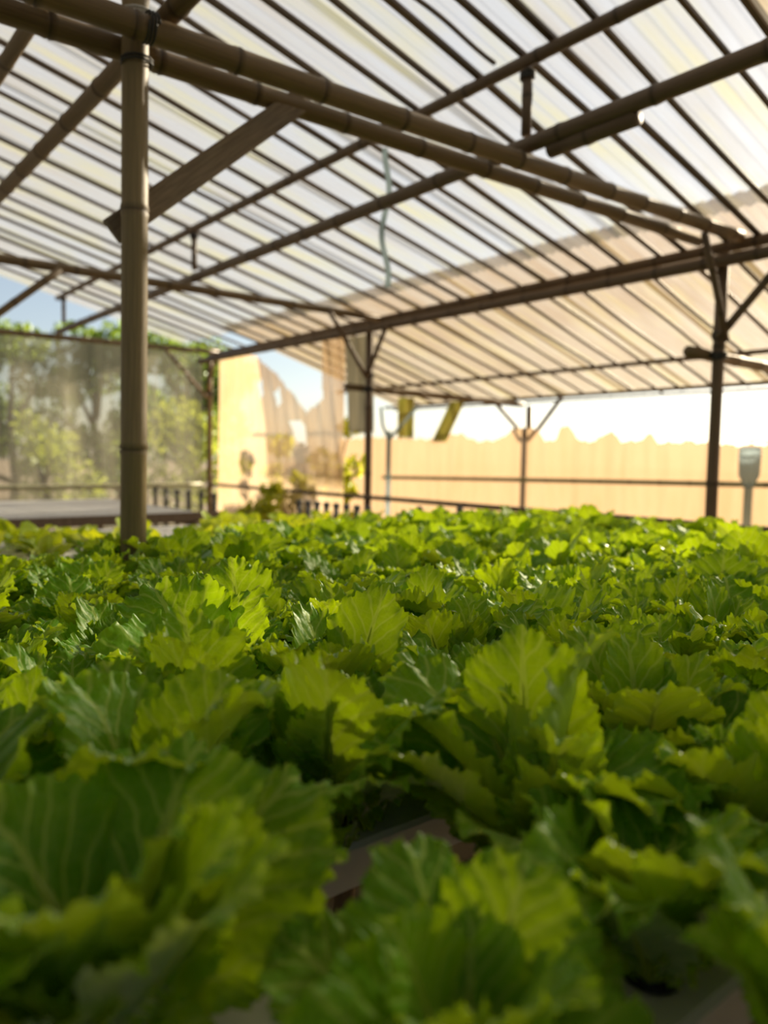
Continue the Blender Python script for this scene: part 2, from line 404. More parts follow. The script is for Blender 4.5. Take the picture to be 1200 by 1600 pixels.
# ------------------------------------------------------------------ frame: posts, beams, braces
def post(x, y, z1, r, label, mat='bamboo', lean=(0, 0), cat='post', name='bamboo_post'):
    return culm(name, (x - lean[0], y - lean[1], 0), (x + lean[0], y + lean[1], z1), r, mat, 0.97, 0.74, 0.006, 18, label=label, cat=cat)
pl = post(0.99, 2.55, 3.50, 0.044, 'thick pale bamboo post rising out of the lettuce on the left', 'bamboo_post', (0.018, -0.012))
lashing((1.0, 2.53, 2.515), (0, 0, 1), 0.046, turns=2, wire=0.004, parent=pl)
lashing((1.0, 2.53, 2.66), (0, 0, 1), 0.046, 'twine', 2, 0.004, parent=pl)
pr = post(4.64, 2.43, 2.52, 0.037, 'dark bamboo post at the right, with two knee braces', 'bamboo_dark', (0.0, 0.0))
lashing((4.64, 2.43, 2.03), (0, 0, 1), 0.040, parent=pr); lashing((4.64, 2.43, 1.90), (0, 0, 1), 0.040, parent=pr)
pm = post(4.64, 5.95, 2.52, 0.037, 'slim dark bamboo post in the middle distance, second along the eave beam', 'bamboo_dark')
lashing((4.64, 5.95, 2.03), (0, 0, 1), 0.040, parent=pm); lashing((4.64, 5.95, 1.90), (0, 0, 1), 0.040, parent=pm)
pc = post(4.64, 9.35, 2.52, 0.037, 'bamboo post at the far corner where the net meets the tan sheet', 'bamboo')
lashing((4.64, 9.35, 2.03), (0, 0, 1), 0.040, parent=pc)

# cross ties (along X)
b1 = culm('tie_beam', (-0.6, 2.460, 2.565), (4.66, 2.345, 2.610), 0.042, 'bamboo', 0.88, 0.33, 0.01, 18, label='upper bamboo of the large doubled tie beam crossing the top of the picture', cat='beam')
b1b = culm('tie_beam', (-0.6, 2.650, 2.572), (4.50, 2.512, 2.588), 0.040, 'bamboo', 0.85, 0.36, 0.01, 18, label='lower bamboo of the large doubled tie beam, behind the thick post', cat='beam')
lashing((1.0, 2.425, 2.579), (1, -0.02, 0), 0.043, turns=3, wire=0.004, parent=b1)
b2 = culm('tie_beam', (-0.3, 5.868, 2.56), (4.72, 5.868, 2.575), 0.036, 'bamboo', 0.9, 0.36, 0.012, 14, label='bamboo tie beam running to the slim middle post', cat='beam')
b3 = culm('tie_beam', (0.2, 9.27, 2.545), (4.72, 9.27, 2.575), 0.034, 'bamboo', 0.9, 0.36, 0.010, 14, label='thin bamboo tie beam across the far end against the blue sky', cat='beam')
# eave beam (along Y), doubled
culm('eave_beam', (4.722, -2.0, 2.585), (4.722, 9.5, 2.545), 0.036, 'bamboo_dark', 0.95, 0.38, 0.01, 14, label='outer bamboo of the doubled eave beam, just under the rafters', cat='beam')
culm('eave_beam', (4.562, -2.0, 2.455), (4.562, 9.5, 2.46), 0.038, 'bamboo_dark', 0.95, 0.38, 0.01, 14, label='inner bamboo of the doubled eave beam, below the tie beam ends', cat='beam')
# lattice purlin under the middle of the slope
GX = 2.78
culm('purlin', (GX, -1.9, 2.695), (GX, 9.5, 2.645), 0.038, 'bamboo_dark', 0.93, 0.40, 0.012, 14, label='lower chord of the lattice purlin, resting on the tie beams', cat='beam')
culm('purlin_splice', (GX + 0.018, 1.85, 2.630), (GX + 0.018, 2.29, 2.628), 0.037, 'bamboo_dark', 1.0, 0.4, 0.0, 14, label='short bamboo splice tied under the lower purlin chord at upper right', cat='beam')
culm('purlin', (GX, -1.9, 3.052), (GX, 9.5, 3.035), 0.030, 'bamboo_dark', 0.93, 0.40, 0.012, 14, label='upper chord of the lattice purlin, directly under the rafters', cat='beam')
for yy, lb in ((2.42, 'nearest short upright between the two purlin chords, at upper right'), (5.87, 'short upright between the purlin chords above the second tie beam'), (9.27, 'farthest short upright between the purlin chords, against blue sky')):
    s_ = empty('purlin_upright', (GX, yy, 2.735)); tag(s_, lb, 'strut')
    culm('stub', (GX, yy, 2.725), (GX, yy, 3.015), 0.022 if yy > 3 else 0.024, 'bamboo_dark', 1.0, 0.2, 0.0, 12, parent=s_)
    lashing((GX, yy, 2.99), (0, 0, 1), 0.026, parent=s_, turns=3)
# longitudinal members on the ridge post line
culm('ridge_tie', (1.078, -0.5, 2.672), (1.078, 9.5, 2.632), 0.036, 'bamboo', 0.9, 0.36, 0.01, 14, label='lengthwise bamboo passing behind the head of the thick left post', cat='beam')
culm('ridge_tie', (0.754, 2.38, 2.668), (0.754, 9.5, 2.630), 0.026, 'bamboo', 0.9, 0.36, 0.01, 12, label='thin lengthwise bamboo cut off by the left picture edge', cat='beam')
culm('ridge_pole', (0.99, -2.0, 3.50), (0.99, 9.5, 3.50), 0.03, 'bamboo_dark', 0.95, 0.38, 0.01, 12, label='bamboo ridge pole above the thick left post', cat='beam')
# knee braces
def board(name, p0, p1, w, t, label, cat='brace'):
    p0 = Vector(p0); p1 = Vector(p1); L, d, x, yv = frame_of(p0, p1)
    v, f = box_data(w, t, L, (0, 0, L / 2), 0.004)
    yd = Vector((0, 1, 0)); yd = (yd - d * yd.dot(d)).normalized(); xd = yd.cross(d)
    v = [Vector(q) for q in v]; v = [Vector((q.x + 0.0015 * math.sin(q.z * 40), q.y, q.z)) for q in v]
    o = obj(name, mesh(name, v, f, MAT['board'], smooth=False), None, p0)
    o.rotation_euler = Matrix((xd, yd, d)).transposed().to_euler(); return tag(o, label, cat)
kb = board('knee_brace', (0.945, 2.622, 1.985), (1.67, 2.575, 2.615), 0.088, 0.026, 'weathered flat board bracing the thick left post to the tie beam')
culm('knee_brace', (4.585, 2.36, 1.98), (4.22, 2.33, 2.545), 0.020, 'bamboo_dark', 1, 0.3, 0.004, 12, label='thin knee brace from the right post up to the tie beam', cat='brace')
culm('knee_brace', (4.565, 2.40, 2.00), (4.50, 1.96, 2.43), 0.024, 'bamboo_dark', 1, 0.3, 0.004, 12, label='knee brace from the right post leaning towards the right picture edge', cat='brace')
culm('knee_brace', (4.575, 5.90, 2.00), (4.06, 5.80, 2.55), 0.022, 'bamboo_dark', 1, 0.3, 0.004, 10, label='left knee brace of the slim middle post', cat='brace')
culm('knee_brace', (4.575, 5.90, 2.02), (4.50, 5.52, 2.44), 0.022, 'bamboo_dark', 1, 0.3, 0.004, 10, label='right knee brace of the slim middle post', cat='brace')
culm('knee_brace', (4.575, 9.30, 1.98), (3.95, 9.20, 2.55), 0.022, 'bamboo', 1, 0.3, 0.004, 10, label='left knee brace of the far corner post', cat='brace')
culm('knee_brace', (4.575, 9.30, 2.06), (4.50, 8.90, 2.44), 0.020, 'bamboo', 1, 0.3, 0.004, 10, label='right knee brace of the far corner post', cat='brace')
culm('knee_brace', (1.02, 5.80, 1.93), (1.72, 5.80, 2.54), 0.026, 'bamboo', 1, 0.3, 0.004, 12, label='slanting brace under the second tie beam at the left picture edge', cat='brace')
# lean-to frame
culm('lean_to_purlin', (6.30, -1.9, ZA(6.30) - 0.022), (6.30, AY1 + 0.3, ZA(6.30) - 0.03), 0.021, 'bamboo_dark', 0.95, 0.38, 0.008, 12, label='dark thin purlin carrying the lean-to rafters', cat='beam')
culm('lean_to_plate', (6.95, -1.9, ZA(6.95) - 0.022), (6.95, AY1 + 0.05, ZA(6.95) - 0.03), 0.020, 'bamboo', 0.95, 0.38, 0.008, 12, label='outer bamboo plate along the low edge of the lean-to', cat='beam')
culm('lean_to_tie', (4.42, 2.51, 1.915), (7.0, 2.50, 1.88), 0.036, 'bamboo', 0.95, 0.36, 0.006, 12, label='bamboo tie running outward from the right post under the lean-to', cat='beam')
culm('lean_to_tie', (4.42, 6.03, 1.915), (7.0, 6.03, 1.88), 0.034, 'bamboo', 0.95, 0.36, 0.006, 12, label='bamboo tie running outward from the slim middle post', cat='beam')
po = post(7.03, 5.95, 1.86, 0.04, 'outer lean-to post behind the tan sheet with a forked head', 'bamboo')
culm('fork', (7.03, 5.90, 1.50), (6.97, 5.45, 1.93), 0.025, 'bamboo', 1, 0.3, 0.004, 10, parent=po)
culm('fork', (7.03, 6.00, 1.50), (6.97, 6.45, 1.93), 0.025, 'bamboo', 1, 0.3, 0.004, 10, parent=po)
# low rails
culm('low_rail', (4.585, -2.0, 0.845), (4.585, 9.3, 0.85), 0.022, 'bamboo_dark', 0.95, 0.36, 0.010, 12, label='dark bamboo rail at bench height along the eave posts', cat='rail')
culm('low_rail', (-0.5, 9.42, 0.84), (4.55, 9.42, 0.84), 0.030, 'bamboo_grey', 0.95, 0.36, 0.010, 12, label='greyish bamboo rail along the far net wall', cat='rail')
culm('outer_rail', (6.86, 8.45, 0.953), (6.86, -0.5, 1.10), 0.026, 'bamboo_grey', 0.95, 0.36, 0.010, 12, label='grey-green rail in front of the tan outer sheet', cat='rail')
culm('net_post', (0.95, 9.44, 0), (0.95, 9.44, 2.6), 0.035, 'bamboo_post', 0.97, 0.36, 0.01, 12, label='pale post of the far net wall at the left picture edge', cat='post')

# ------------------------------------------------------------------ walls: net and torn sheets
def hanging(name, axis, plane, a0, a1, zlo, zhi_fn, mat, na=80, nz=24, wave=0.03, holes=(), seed=1, th=0.0):
    """sheet hanging in the plane X=plane (axis 'Y') or Y=plane (axis 'X') with a ragged upper edge and torn holes"""
    R = np.random.RandomState(seed); ph = R.rand(8) * 6.28
    v = []; f = []
    for i in range(na + 1):
        a = a0 + (a1 - a0) * i / na
        zh = zhi_fn(a)
        for j in range(nz + 1):
            z = zlo + (zh - zlo) * j / nz
            w = wave * (0.6 * math.sin(a * 5.1 + ph[0] + z) + 0.4 * math.sin(a * 13 + ph[1]) + 0.3 * math.sin(a * 29 + ph[2] + 0.7 * z))
            v.append((plane + w, a, z) if axis == 'Y' else (a, plane + w, z))
    def inside(a, z):
        for poly in holes:
            c = False; n = len(poly); j = n - 1
            for i in range(n):
                (x1, y1), (x2, y2) = poly[i], poly[j]
                if (y1 > z) != (y2 > z) and a < (x2 - x1) * (z - y1) / (y2 - y1) + x1: c = not c
                j = i
            if c: return True
        return False
    for i in range(na):
        for j in range(nz):
            q = i * (nz + 1) + j
            p = [v[q], v[q + nz + 1], v[q + nz + 2], v[q + 1]]
            ca = sum((t[1] if axis == 'Y' else t[0]) for t in p) / 4; cz = sum(t[2] for t in p) / 4
            if not inside(ca, cz): f.append((q, q + nz + 1, q + nz + 2, q + 1))
    return obj(name, mesh(name, v, f, MAT[mat]))
def pw(knots):
    ks = sorted(knots); xs = [k[0] for k in ks]; zs = [k[1] for k in ks]
    return lambda a: float(np.interp(a, xs, zs)) + 0.012 * math.sin(a * 31) + 0.008 * math.sin(a * 77)
wf = tag(hanging('wall_back', 'X', 9.50, -2.7, 4.62, 0.0, lambda a: 2.56, 'net', 80, 10, 0.02, seed=4), kind='structure')
wl_ = tag(hanging('wall_left_shading', 'Y', -2.72, -2.35, 9.5, 0.0, lambda a: 2.56, 'dark_cloth', 80, 10, 0.02, seed=14), kind='structure')  # unseen dark cloth wall, added to cut ambient light from the left
wn_ = tag(hanging('wall_front_shading', 'X', -2.40, -2.7, 7.0, 0.0, lambda a: 2.60 if a < 4.5 else max(1.9, ZA(a) - 0.06), 'dark_cloth', 80, 10, 0.02, seed=15), kind='structure')  # unseen dark cloth wall behind the camera, added to hold back ambient light
# tan sheet between the far corner and the middle post (torn at the top)
holes = [[(8.55, 2.50), (7.02, 2.50), (7.0, 1.86), (7.30, 1.72), (7.55, 1.95), (7.9, 2.18)],
         [(8.02, 1.98), (7.86, 2.05), (7.80, 1.86), (7.92, 1.80)], [(8.42, 2.12), (8.30, 2.18), (8.26, 1.96), (8.36, 1.92)],
         [(7.62, 1.66), (7.36, 1.62), (7.30, 1.36), (7.52, 1.42)]]
wr = tag(hanging('wall_right', 'Y', 4.80, 6.55, 9.44, 0.0, lambda a: 2.50, 'sheet_thin', 150, 70, 0.03, holes, 5), kind='structure')
# outer tan sheet under the lean-to, top edge ragged
top = pw([(-2.0, 1.40), (3.0, 1.41), (3.45, 1.40), (3.9, 1.44), (4.2, 1.42), (4.30, 1.52), (4.45, 1.44), (4.62, 1.44), (4.78, 1.56), (4.95, 1.45), (5.15, 1.44),
          (5.30, 1.60), (5.42, 1.62), (5.48, 1.44), (5.62, 1.46), (5.78, 1.60), (6.1, 1.60), (6.35, 1.47), (6.7, 1.45), (6.95, 1.55), (7.2, 1.54), (7.5, 1.48), (8.0, 1.50), (8.7, 1.52), (9.6, 1.50)])
wo_ = tag(hanging('wall_outer', 'Y', 6.93, -2.0, 9.6, 0.0, top, 'sheet', 420, 14, 0.018, (), 6), kind='structure')

def cloth(name, p, w, h, mat, label, dirv=(0, 1, 0), slant=0.0, folds=5, amp=0.02, topw=1.0):
    """a hanging strip of shade cloth with vertical folds, two-sided thickness"""
    d = Vector(dirv).normalized(); nrm = d.cross(Vector((0, 0, 1)))
    v = []; f = []; na, nz = 24, 10
    for s in (0, 1):
        for i in range(na + 1):
            u = i / na - 0.5
            for j in range(nz + 1):
                t = j / nz
                wd = w * (topw * (1 - t) + 1.0 * t)
                v.append(d * (u * wd + slant * t) + Vector((0, 0, -h * t - 0.02 * math.sin(i * 1.7) * t)) + nrm * (amp * math.sin(folds * 6.28 * (u + 0.5)) * (0.3 + 0.7 * t) + s * 0.004))
    m = (na + 1) * (nz + 1)
    for s in (0, 1):
        for i in range(na):
            for j in range(nz):
                q = s * m + i * (nz + 1) + j; fa = (q, q + nz + 1, q + nz + 2, q + 1); f.append(fa if s else fa[::-1])
    o = obj(name, mesh(name, v, f, MAT[mat]), None, p); return tag(o, label, 'cloth')
cloth('shade_cloth', (4.80, 6.33, 2.47), 0.42, 0.98, 'dark_cloth', 'dark grey cloth hanging beside the slim middle post', folds=2, topw=1.15, slant=-0.05)
cloth('rolled_net', (5.25, 6.10, 1.86), 0.17, 0.42, 'olive_cloth', 'olive strip of netting hanging straight beside the slim middle post', (0.6, -0.8, 0), folds=2)
cloth('rolled_net', (5.95, 6.05, 1.86), 0.16, 0.44, 'olive_cloth', 'olive strip of netting hanging at a slant right of the middle post', (0.6, -0.8, 0), slant=-0.20, folds=2)

# ------------------------------------------------------------------ pipes and ropes
def pipe(name, path, r, mat, label=None, cat='pipe', parent=None, seg=14):
    p0 = Vector(path[0])
    v, f, uv = tube_data([Vector(q) - p0 for q in path], r, seg)
    o = obj(name, mesh(name, v, f, MAT[mat], uv), parent, p0 - (Vector(parent.location) if parent else Vector()))
    if label: tag(o, label, cat)
    return o
wp = pipe('water_pipe', [(4.86, 5.90, 0.0), (4.86, 5.90, 0.9), (4.86, 5.90, 1.50)], 0.024, 'pvc_blue', 'pale blue-grey water pipe just right of the slim middle post')
pipe('branch', [(4.86, 5.89, 1.42), (4.92, 5.80, 1.54), (5.00, 5.64, 1.74)], 0.016, 'pvc_blue', parent=wp)
pipe('branch', [(4.86, 5.91, 1.42), (4.85, 5.99, 1.56), (4.85, 6.02, 1.74)], 0.014, 'pvc_blue', parent=wp)
# riser with a wide head at the far right
rs = empty('water_riser', (6.62, 3.15, 0)); tag(rs, 'pale blue-grey riser pipe with a wide head at the right picture edge', 'pipe')
pipe('stem', [(6.62, 3.15, 0.0), (6.62, 3.15, 0.5), (6.62, 3.15, 1.04)], 0.036, 'pvc_blue', parent=rs)
hv, hf, hu = tube_data([(0, 0, 0), (0, 0, 0.05), (0, 0, 0.10), (0, 0, 0.28), (0, 0, 0.34), (0, 0, 0.35)], [0.037, 0.06, 0.085, 0.090, 0.088, 0.06], 18)
obj('head', mesh('head', hv, hf, MAT['pvc_blue'], hu), rs, (0, 0, 1.03))
rp = []
for i in range(40):
    u = i / 39; rp.append((6.88, -1.5 + 4.85 * u, 1.44 - 0.02 * math.sin(u * 9) - 0.015 * math.sin(u * 30)))
pipe('edge_rope', rp, 0.010, 'lashing', 'dark knotted rope along the top of the tan sheet at the right', 'rope', seg=8)
hs = []
for i in range(26):
    u = i / 25; hs.append((GX + 0.055 + 0.012 * math.sin(u * 8), 3.50 + 0.02 * math.sin(u * 11 + 1) , 3.00 - 0.78 * u))
pipe('hanging_hose', hs, 0.017, 'pvc_blue', 'pale blue hose dangling from the lattice purlin at picture centre', 'hose', seg=10)

# ------------------------------------------------------------------ growing channels and benches
CELL = 0.25; CELLS = 19; SCELLS = 14
ZT = 0.765           # top of the channels
def channel_mesh(n_cells, cell=CELL, w=0.105, h=0.055, hole=0.024):
    """white rectangular growing channel along X with a round planting hole in every cell"""
    v = []; f = []; L = n_cells * cell; H = w / 2; seg = 16
    for c in range(n_cells):
        cx = cell * (c + 0.5); b = len(v)
        for lay in range(3):
            for k in range(seg):
                an = 2 * math.pi * k / seg; ca, sa = math.cos(an), math.sin(an)
                if lay == 0:
                    m = max(abs(ca), abs(sa)); v.append((cx + ca / m * cell / 2, sa / m * (H - 0.006), 0))
                elif lay == 1: v.append((cx + ca * hole, sa * hole, 0))
                else: v.append((cx + ca * hole, sa * hole, -0.03))
        for lay in range(2):
            for k in range(seg):
                k2 = (k + 1) % seg; f.append((b + lay * seg + k, b + lay * seg + k2, b + (lay + 1) * seg + k2, b + (lay + 1) * seg + k))
    prof = [(-H + 0.006, 0), (-H, -0.006), (-H, -h), (H, -h), (H, -0.006), (H - 0.006, 0)]
    b = len(v)
    for x in (0, L):
        for p in prof: v.append((x, p[0], p[1]))
    for k in range(5): f.append((b + k, b + k + 1, b + 7 + k, b + 6 + k))
    f.append(tuple(b + k for k in range(6))); f.append(tuple(b + 6 + k for k in reversed(range(6))))
    me = mesh('growing_channel', v, f, MAT['pvc'], smooth=False); return me
CH = {}
def channel(x0, y, n, label, group, z=ZT):
    if n not in CH: CH[n] = channel_mesh(n)
    o = obj('growing_channel', CH[n], None, (x0, y, z)); return tag(o, label, 'channel', group)
ROW_SHIFT = [0.04, 0.11, -0.07, 0.05, -0.04, 0.09, 0.0]      # the channels are not flush at their ends
near_rows = [0.16, 0.37, 0.58, 0.79, 1.00, 1.21, 1.42]
far_rows = [1.80, 2.01, 2.22, 2.43, 2.67, 2.88, 3.09]
seed_rows = [3.55, 3.76, 3.97, 4.18, 4.39, 4.60, 4.81]
table_rows = [5.90, 6.11, 6.32, 6.53, 6.74, 6.95, 7.16, 7.37, 7.58, 7.79, 8.00]
ORD = ['first', 'second', 'third', 'fourth', 'fifth', 'sixth', 'seventh', 'eighth', 'ninth', 'tenth', 'eleventh']
for i, y in enumerate(near_rows): channel(-0.6 + ROW_SHIFT[i], y, CELLS, 'white growing channel under the %s lettuce row of the near bench' % ORD[i], 'channels of the near bench')
for i, y in enumerate(far_rows): channel(-0.6 + ROW_SHIFT[i], y, CELLS, 'white growing channel under the %s lettuce row of the second bench' % ORD[i], 'channels of the second bench')
for i, y in enumerate(seed_rows): channel(-0.4, y, SCELLS, 'white growing channel of the sparse seedling bench, %s from the lettuces' % ORD[i], 'channels of the seedling bench')
for i, y in enumerate(table_rows): channel(-0.4, y, 13, 'empty white channel on the far left bench, %s from its front board' % ORD[i], 'channels of the far left bench')
def bench(x0, x1, y0, y1, label, board_label=None):
    e = empty('channel_bench', (x0, y0, 0)); tag(e, label, 'bench')
    zt = ZT - 0.055
    n = max(2, int((x1 - x0) / 1.2) + 1)
    for i in range(n):
        x = x0 + 0.15 + (x1 - x0 - 0.3) * i / (n - 1)
        culm('cross_bar', (x, y0 - 0.08, zt - 0.031), (x, y1 + 0.08, zt - 0.031), 0.024, 'bamboo', 1, 0.36, 0.0, 10, parent=e)
        for y in (y0, y1): culm('leg', (x, y, 0), (x, y, zt - 0.06), 0.027, 'bamboo', 1, 0.36, 0.0, 10, parent=e)
    return e
bench(-0.5, 4.1, 0.12, 1.46, 'bamboo trestle carrying the near lettuce channels')
bench(-0.5, 4.1, 1.76, 3.13, 'bamboo trestle carrying the second lettuce bench')
bench(-0.3, 3.1, 3.51, 4.85, 'bamboo trestle carrying the sparse seedling bench')
bench(-0.3, 2.9, 5.86, 8.04, 'bamboo trestle carrying the far left bench')
v, f = box_data(3.35, 0.03, 0.075, (0, 0, 0), 0.004)
tag(obj('bench_edge_board', mesh('bench_edge_board', v, f, MAT['board'], smooth=False), None, (1.32, 5.815, 0.735)), 'brown front board along the far left bench', 'board')
# dark drain risers standing at the channel ends of the seedling bench
def riser(x, y, label, group, s=1.0):
    e = empty('drain_riser', (x, y, 0)); tag(e, label, 'pipe', group)
    v, f, uv = tube_data([(0, 0, 0), (0, 0, ZT), (0, 0, ZT + 0.115)], 0.019, 12); obj('tube', mesh('tube', v, f, MAT['pipe_grey'], uv), e)
    v, f, uv = tube_data([(0, 0, ZT + 0.100), (0, 0, ZT + 0.104), (0, 0, ZT + 0.132), (0, 0, ZT + 0.138)], [0.019, 0.026, 0.026, 0.018], 12); obj('cap', mesh('cap', v, f, MAT['pipe_grey'], uv), e)
    return e
for i in range(8):
    y = 4.20 + i * 0.125
    riser(3.28, y, '%s dark grey capped riser from the left, beside the seedling bench' % ORD[7 - i], 'risers beside the seedling bench')
for i, (x, y) in enumerate(((3.60, 4.02), (3.72, 3.93), (3.82, 3.84))):
    riser(x, y, ['left', 'middle', 'right'][i] + ' one of three dark grey capped risers behind the lettuces right of the middle post', 'risers right of the middle post')
for i in range(7):
    riser(3.12, 6.2 + i * 0.26, '%s dark grey capped riser from the right, at the far left bench end' % ORD[i], 'risers at the far left bench')

# ------------------------------------------------------------------ lettuce leaves
def leaf_mesh(name, seed, cols=150, rows=11, L=0.20, wide=1.0, bend=0.7, cup=3.0, frill=1.0, mats=('leaf', 'rib'), notch=0.0):
    R = np.random.RandomState(seed)
    T = math.radians(152)
    th = np.linspace(-T, T, cols + 1)
    kd = np.radians([0, 20, 40, 60, 90, 120, 152]); kr = np.array([0.142, 0.133, 0.113, 0.090, 0.063, 0.053, 0.052])
    Rm = np.interp(np.abs(th), kd, kr)
    ker = np.hanning(max(5, cols // 9)); ker /= ker.sum()
    pad = len(ker)
    Rm = np.convolve(np.pad(Rm, pad, mode='edge'), ker, 'same')[pad:-pad] * (L / 0.2)
    sx = 0.78 + 0.22 * wide
    # arc length along the margin, so the frill has an even wavelength
    mx, my = Rm * np.sin(th) * wide, Rm * np.cos(th)
    s = np.concatenate([[0], np.cumsum(np.hypot(np.diff(mx), np.diff(my)))])
    ph = R.rand(12) * 6.283
    lam = lambda l: 2 * math.pi * s / l
    big = np.sin(lam(0.052) + ph[0]) + 0.6 * np.sin(lam(0.034) + ph[1])
    med = np.sin(lam(0.0225) + ph[2] + 1.4 * np.sin(lam(0.11) + ph[3]))
    fin = np.sin(lam(0.0092) + ph[4] + 1.5 * np.sin(lam(0.08) + ph[5]))
    scal = np.abs(np.sin(0.5 * lam(0.0100) + ph[8] + 0.8 * np.sin(lam(0.09) + ph[6]))) ** 0.6
    out = 0.035 * np.sin(lam(0.060) + ph[6]) + 0.020 * np.sin(lam(0.027) + ph[7]) + 0.055 * (scal - 0.6)
    rr = np.concatenate([np.linspace(0, 0.72, rows - 6)[:-1], np.array([0.72, 0.81, 0.875, 0.92, 0.955, 0.98, 1.0])])
    yp = 0.060 * (L / 0.2)
    V = []; UV = []; F = []
    hp = R.rand(6) * 6.283
    nr = len(rr)
    for r in rr:
        e2, e4 = r ** 2.2, r ** 6
        rad = Rm * r * (1 + out * e4)
        x = rad * np.sin(th) * wide; y = yp + rad * np.cos(th)
        n = frill * (0.0044 * big * r ** 8 + 0.0030 * med * r ** 12 + 0.0024 * fin * r ** 15)
        # puckering between the veins
        n = n + 0.0019 * r * np.sin(x * 170 + hp[0] + 60 * y) * np.sin(y * 190 + hp[1]) + 0.0013 * np.sin(x * 330 + hp[2]) * np.sin(y * 300 + hp[3]) * r
        n = n + 0.0045 * r * r * np.sin(3.1 * th + hp[4]) + 0.0030 * np.sin(y * 48 + hp[5]) * r
        # crinkled rim curls over
        curl = 0.006 * frill * r ** 8 * (0.5 + 0.5 * np.sin(lam(0.06) + ph[9]))
        n = n + curl
        n = n - cup * x * x + 0.018 * np.sin(ph[10]) * x / 0.06 * r
        V.append(np.stack([x, y, n], 1)); UV.append(np.stack([x / 0.20, y / 0.20], 1))
    V = np.concatenate(V); UV = np.concatenate(UV)
    nc = cols + 1
    for i in range(nr - 1):
        for j in range(cols):
            a = i * nc + j
            if i == 0: F.append((a, a + nc + 1, a + nc))
            else: F.append((a, a + 1, a + nc + 1, a + nc))
    fm = [0] * len(F)
    # midrib and stalk: a half-round strip below the blade
    b0 = len(V); ns = 12; rv = []; ru = []
    for i in range(ns + 1):
        t = i / ns; y = t * 0.150 * (L / 0.2); w = (0.0050 * (1 - t) ** 1.1 + 0.0004) * (L / 0.2)
        dpt = w * 0.9
        for q in range(6):
            an = math.pi * q / 5
            rv.append((math.cos(an) * w * 1.15, y, dpt * math.sin(an) + (0.0004 if 0 < q < 5 else -0.0006))); ru.append((math.cos(an) * 0.3 + 0.5, t))
    for i in range(ns):
        for q in range(5):
            a = b0 + i * 6 + q; F.append((a, a + 1, a + 7, a + 6)); fm.append(1)
        a = b0 + i * 6; F.append((a + 5, a, a + 6, a + 11)); fm.append(1)
    V = np.concatenate([V, np.array(rv)]); UV = np.concatenate([UV, np.array(ru)])
    # bend outwards along the length: up = Z, outward = +Y
    al = bend * V[:, 1] / L
    k = L / bend
    up = k * np.sin(al); outw = k * (1 - np.cos(al))
    P = np.stack([V[:, 0], outw + V[:, 2] * np.cos(al), up - V[:, 2] * np.sin(al)], 1)
    return mesh(name, P, F, [MAT[m] for m in mats], UV, fmat=fm)
HI = []; LO = []; SM = []
VR = [(1, 0.82, 0.55, 2.0, 1.0), (2, 0.92, 0.9, 4.5, 1.1), (3, 0.72, 0.35, 6.0, 0.9), (4, 0.85, 1.3, 1.0, 1.2), (5, 0.95, 0.7, -2.5, 1.0), (6, 0.70, 0.8, 8.0, 1.1), (7, 0.80, 0.15, 3.5, 1.0), (8, 0.9, 1.5, 7.0, 1.3)]
for sd, wd, bd, cp, fr in VR:
    HI.append(leaf_mesh('leaf', sd, 236, 14, 0.20, wd, bd, cp, fr))
    LO.append(leaf_mesh('leaf', sd + 20, 72, 10, 0.20, wd, bd, cp, fr * 1.1))
for sd, wd, bd, cp, fr in VR[:4]: SM.append(leaf_mesh('leaf', sd + 40, 30, 9, 0.20, wd, bd, cp, fr, ('seedling', 'seedling')))
cup_v, cup_f, cup_u = tube_data([(0, 0, -0.035), (0, 0, 0.0), (0, 0, 0.004), (0, 0, 0.007), (0, 0, 0.003)], [0.017, 0.022, 0.028, 0.026, 0.021], 14)
cup_me = mesh('net_cup', cup_v, cup_f, MAT['pot'], cup_u)
def lettuce(x, y, meshes, size, n_out, n_mid, n_in, rnd, label, group=None, name='lettuce', cup=True, aim=None):
    e = empty(name, (x, y, ZT)); tag(e, label, 'lettuce' if name == 'lettuce' else 'seedling', group)
    if cup: obj('net_cup', cup_me, e)
    base = rnd.uniform(0, 6.28)
    def add(k, n, lean, sc, lift, off):
        az = base + off + 2 * math.pi * k / n + rnd.uniform(-0.35, 0.35)
        o = bpy.data.objects.new('leaf', rnd.choice(meshes)); link(o, e)
        s = size * sc * rnd.uniform(0.88, 1.12)
        o.scale = (s * rnd.uniform(0.92, 1.12), s, s)
        ln = lean + rnd.uniform(-0.14, 0.14)
        # leaf +Y is outward; turn about Z, after leaning outward about X
        o.rotation_mode = 'QUATERNION'
        q = Quaternion((0, 0, 1), az) @ Quaternion((1, 0, 0), -ln) @ Quaternion((0, 0, 1), rnd.uniform(-0.35, 0.35)) @ Quaternion((0, 1, 0), rnd.uniform(-0.2, 0.2))
        o.rotation_quaternion = q
        rad = 0.010 * sc
        o.location = (-math.sin(az) * rad, math.cos(az) * rad, lift)
    for k in range(n_out): add(k, n_out, 0.58, 0.97, 0.004, 0.0)
    for k in range(n_mid): add(k, n_mid, 0.24, 1.02, 0.008, 0.5)
    for k in range(n_in): add(k, n_in, 0.10, 0.86, 0.012, 1.1)
    return e
def in_view(x, y, z, m=0.12):
    d = Vector((x, y, z)) - EYE; c = d.dot(F)
    if c < 0.30: return None
    px = 600 + 1200 * d.dot(r_ax) / c; py = 800 - 1200 * d.dot(u_ax) / c
    pad = 1200 * m / c
    if px < -pad or px > 1200 + pad or py > 1600 + pad * 1.3: return None
    return px, py, c
lr = random.Random(11)
GAP = (0.455, 0.58)       # one planting hole is empty
ROWNAME = ['nearest', 'second', 'third', 'fourth', 'fifth', 'sixth', 'seventh']
def zone(px): return 'left' if px < 400 else ('middle' if px < 800 else 'right')
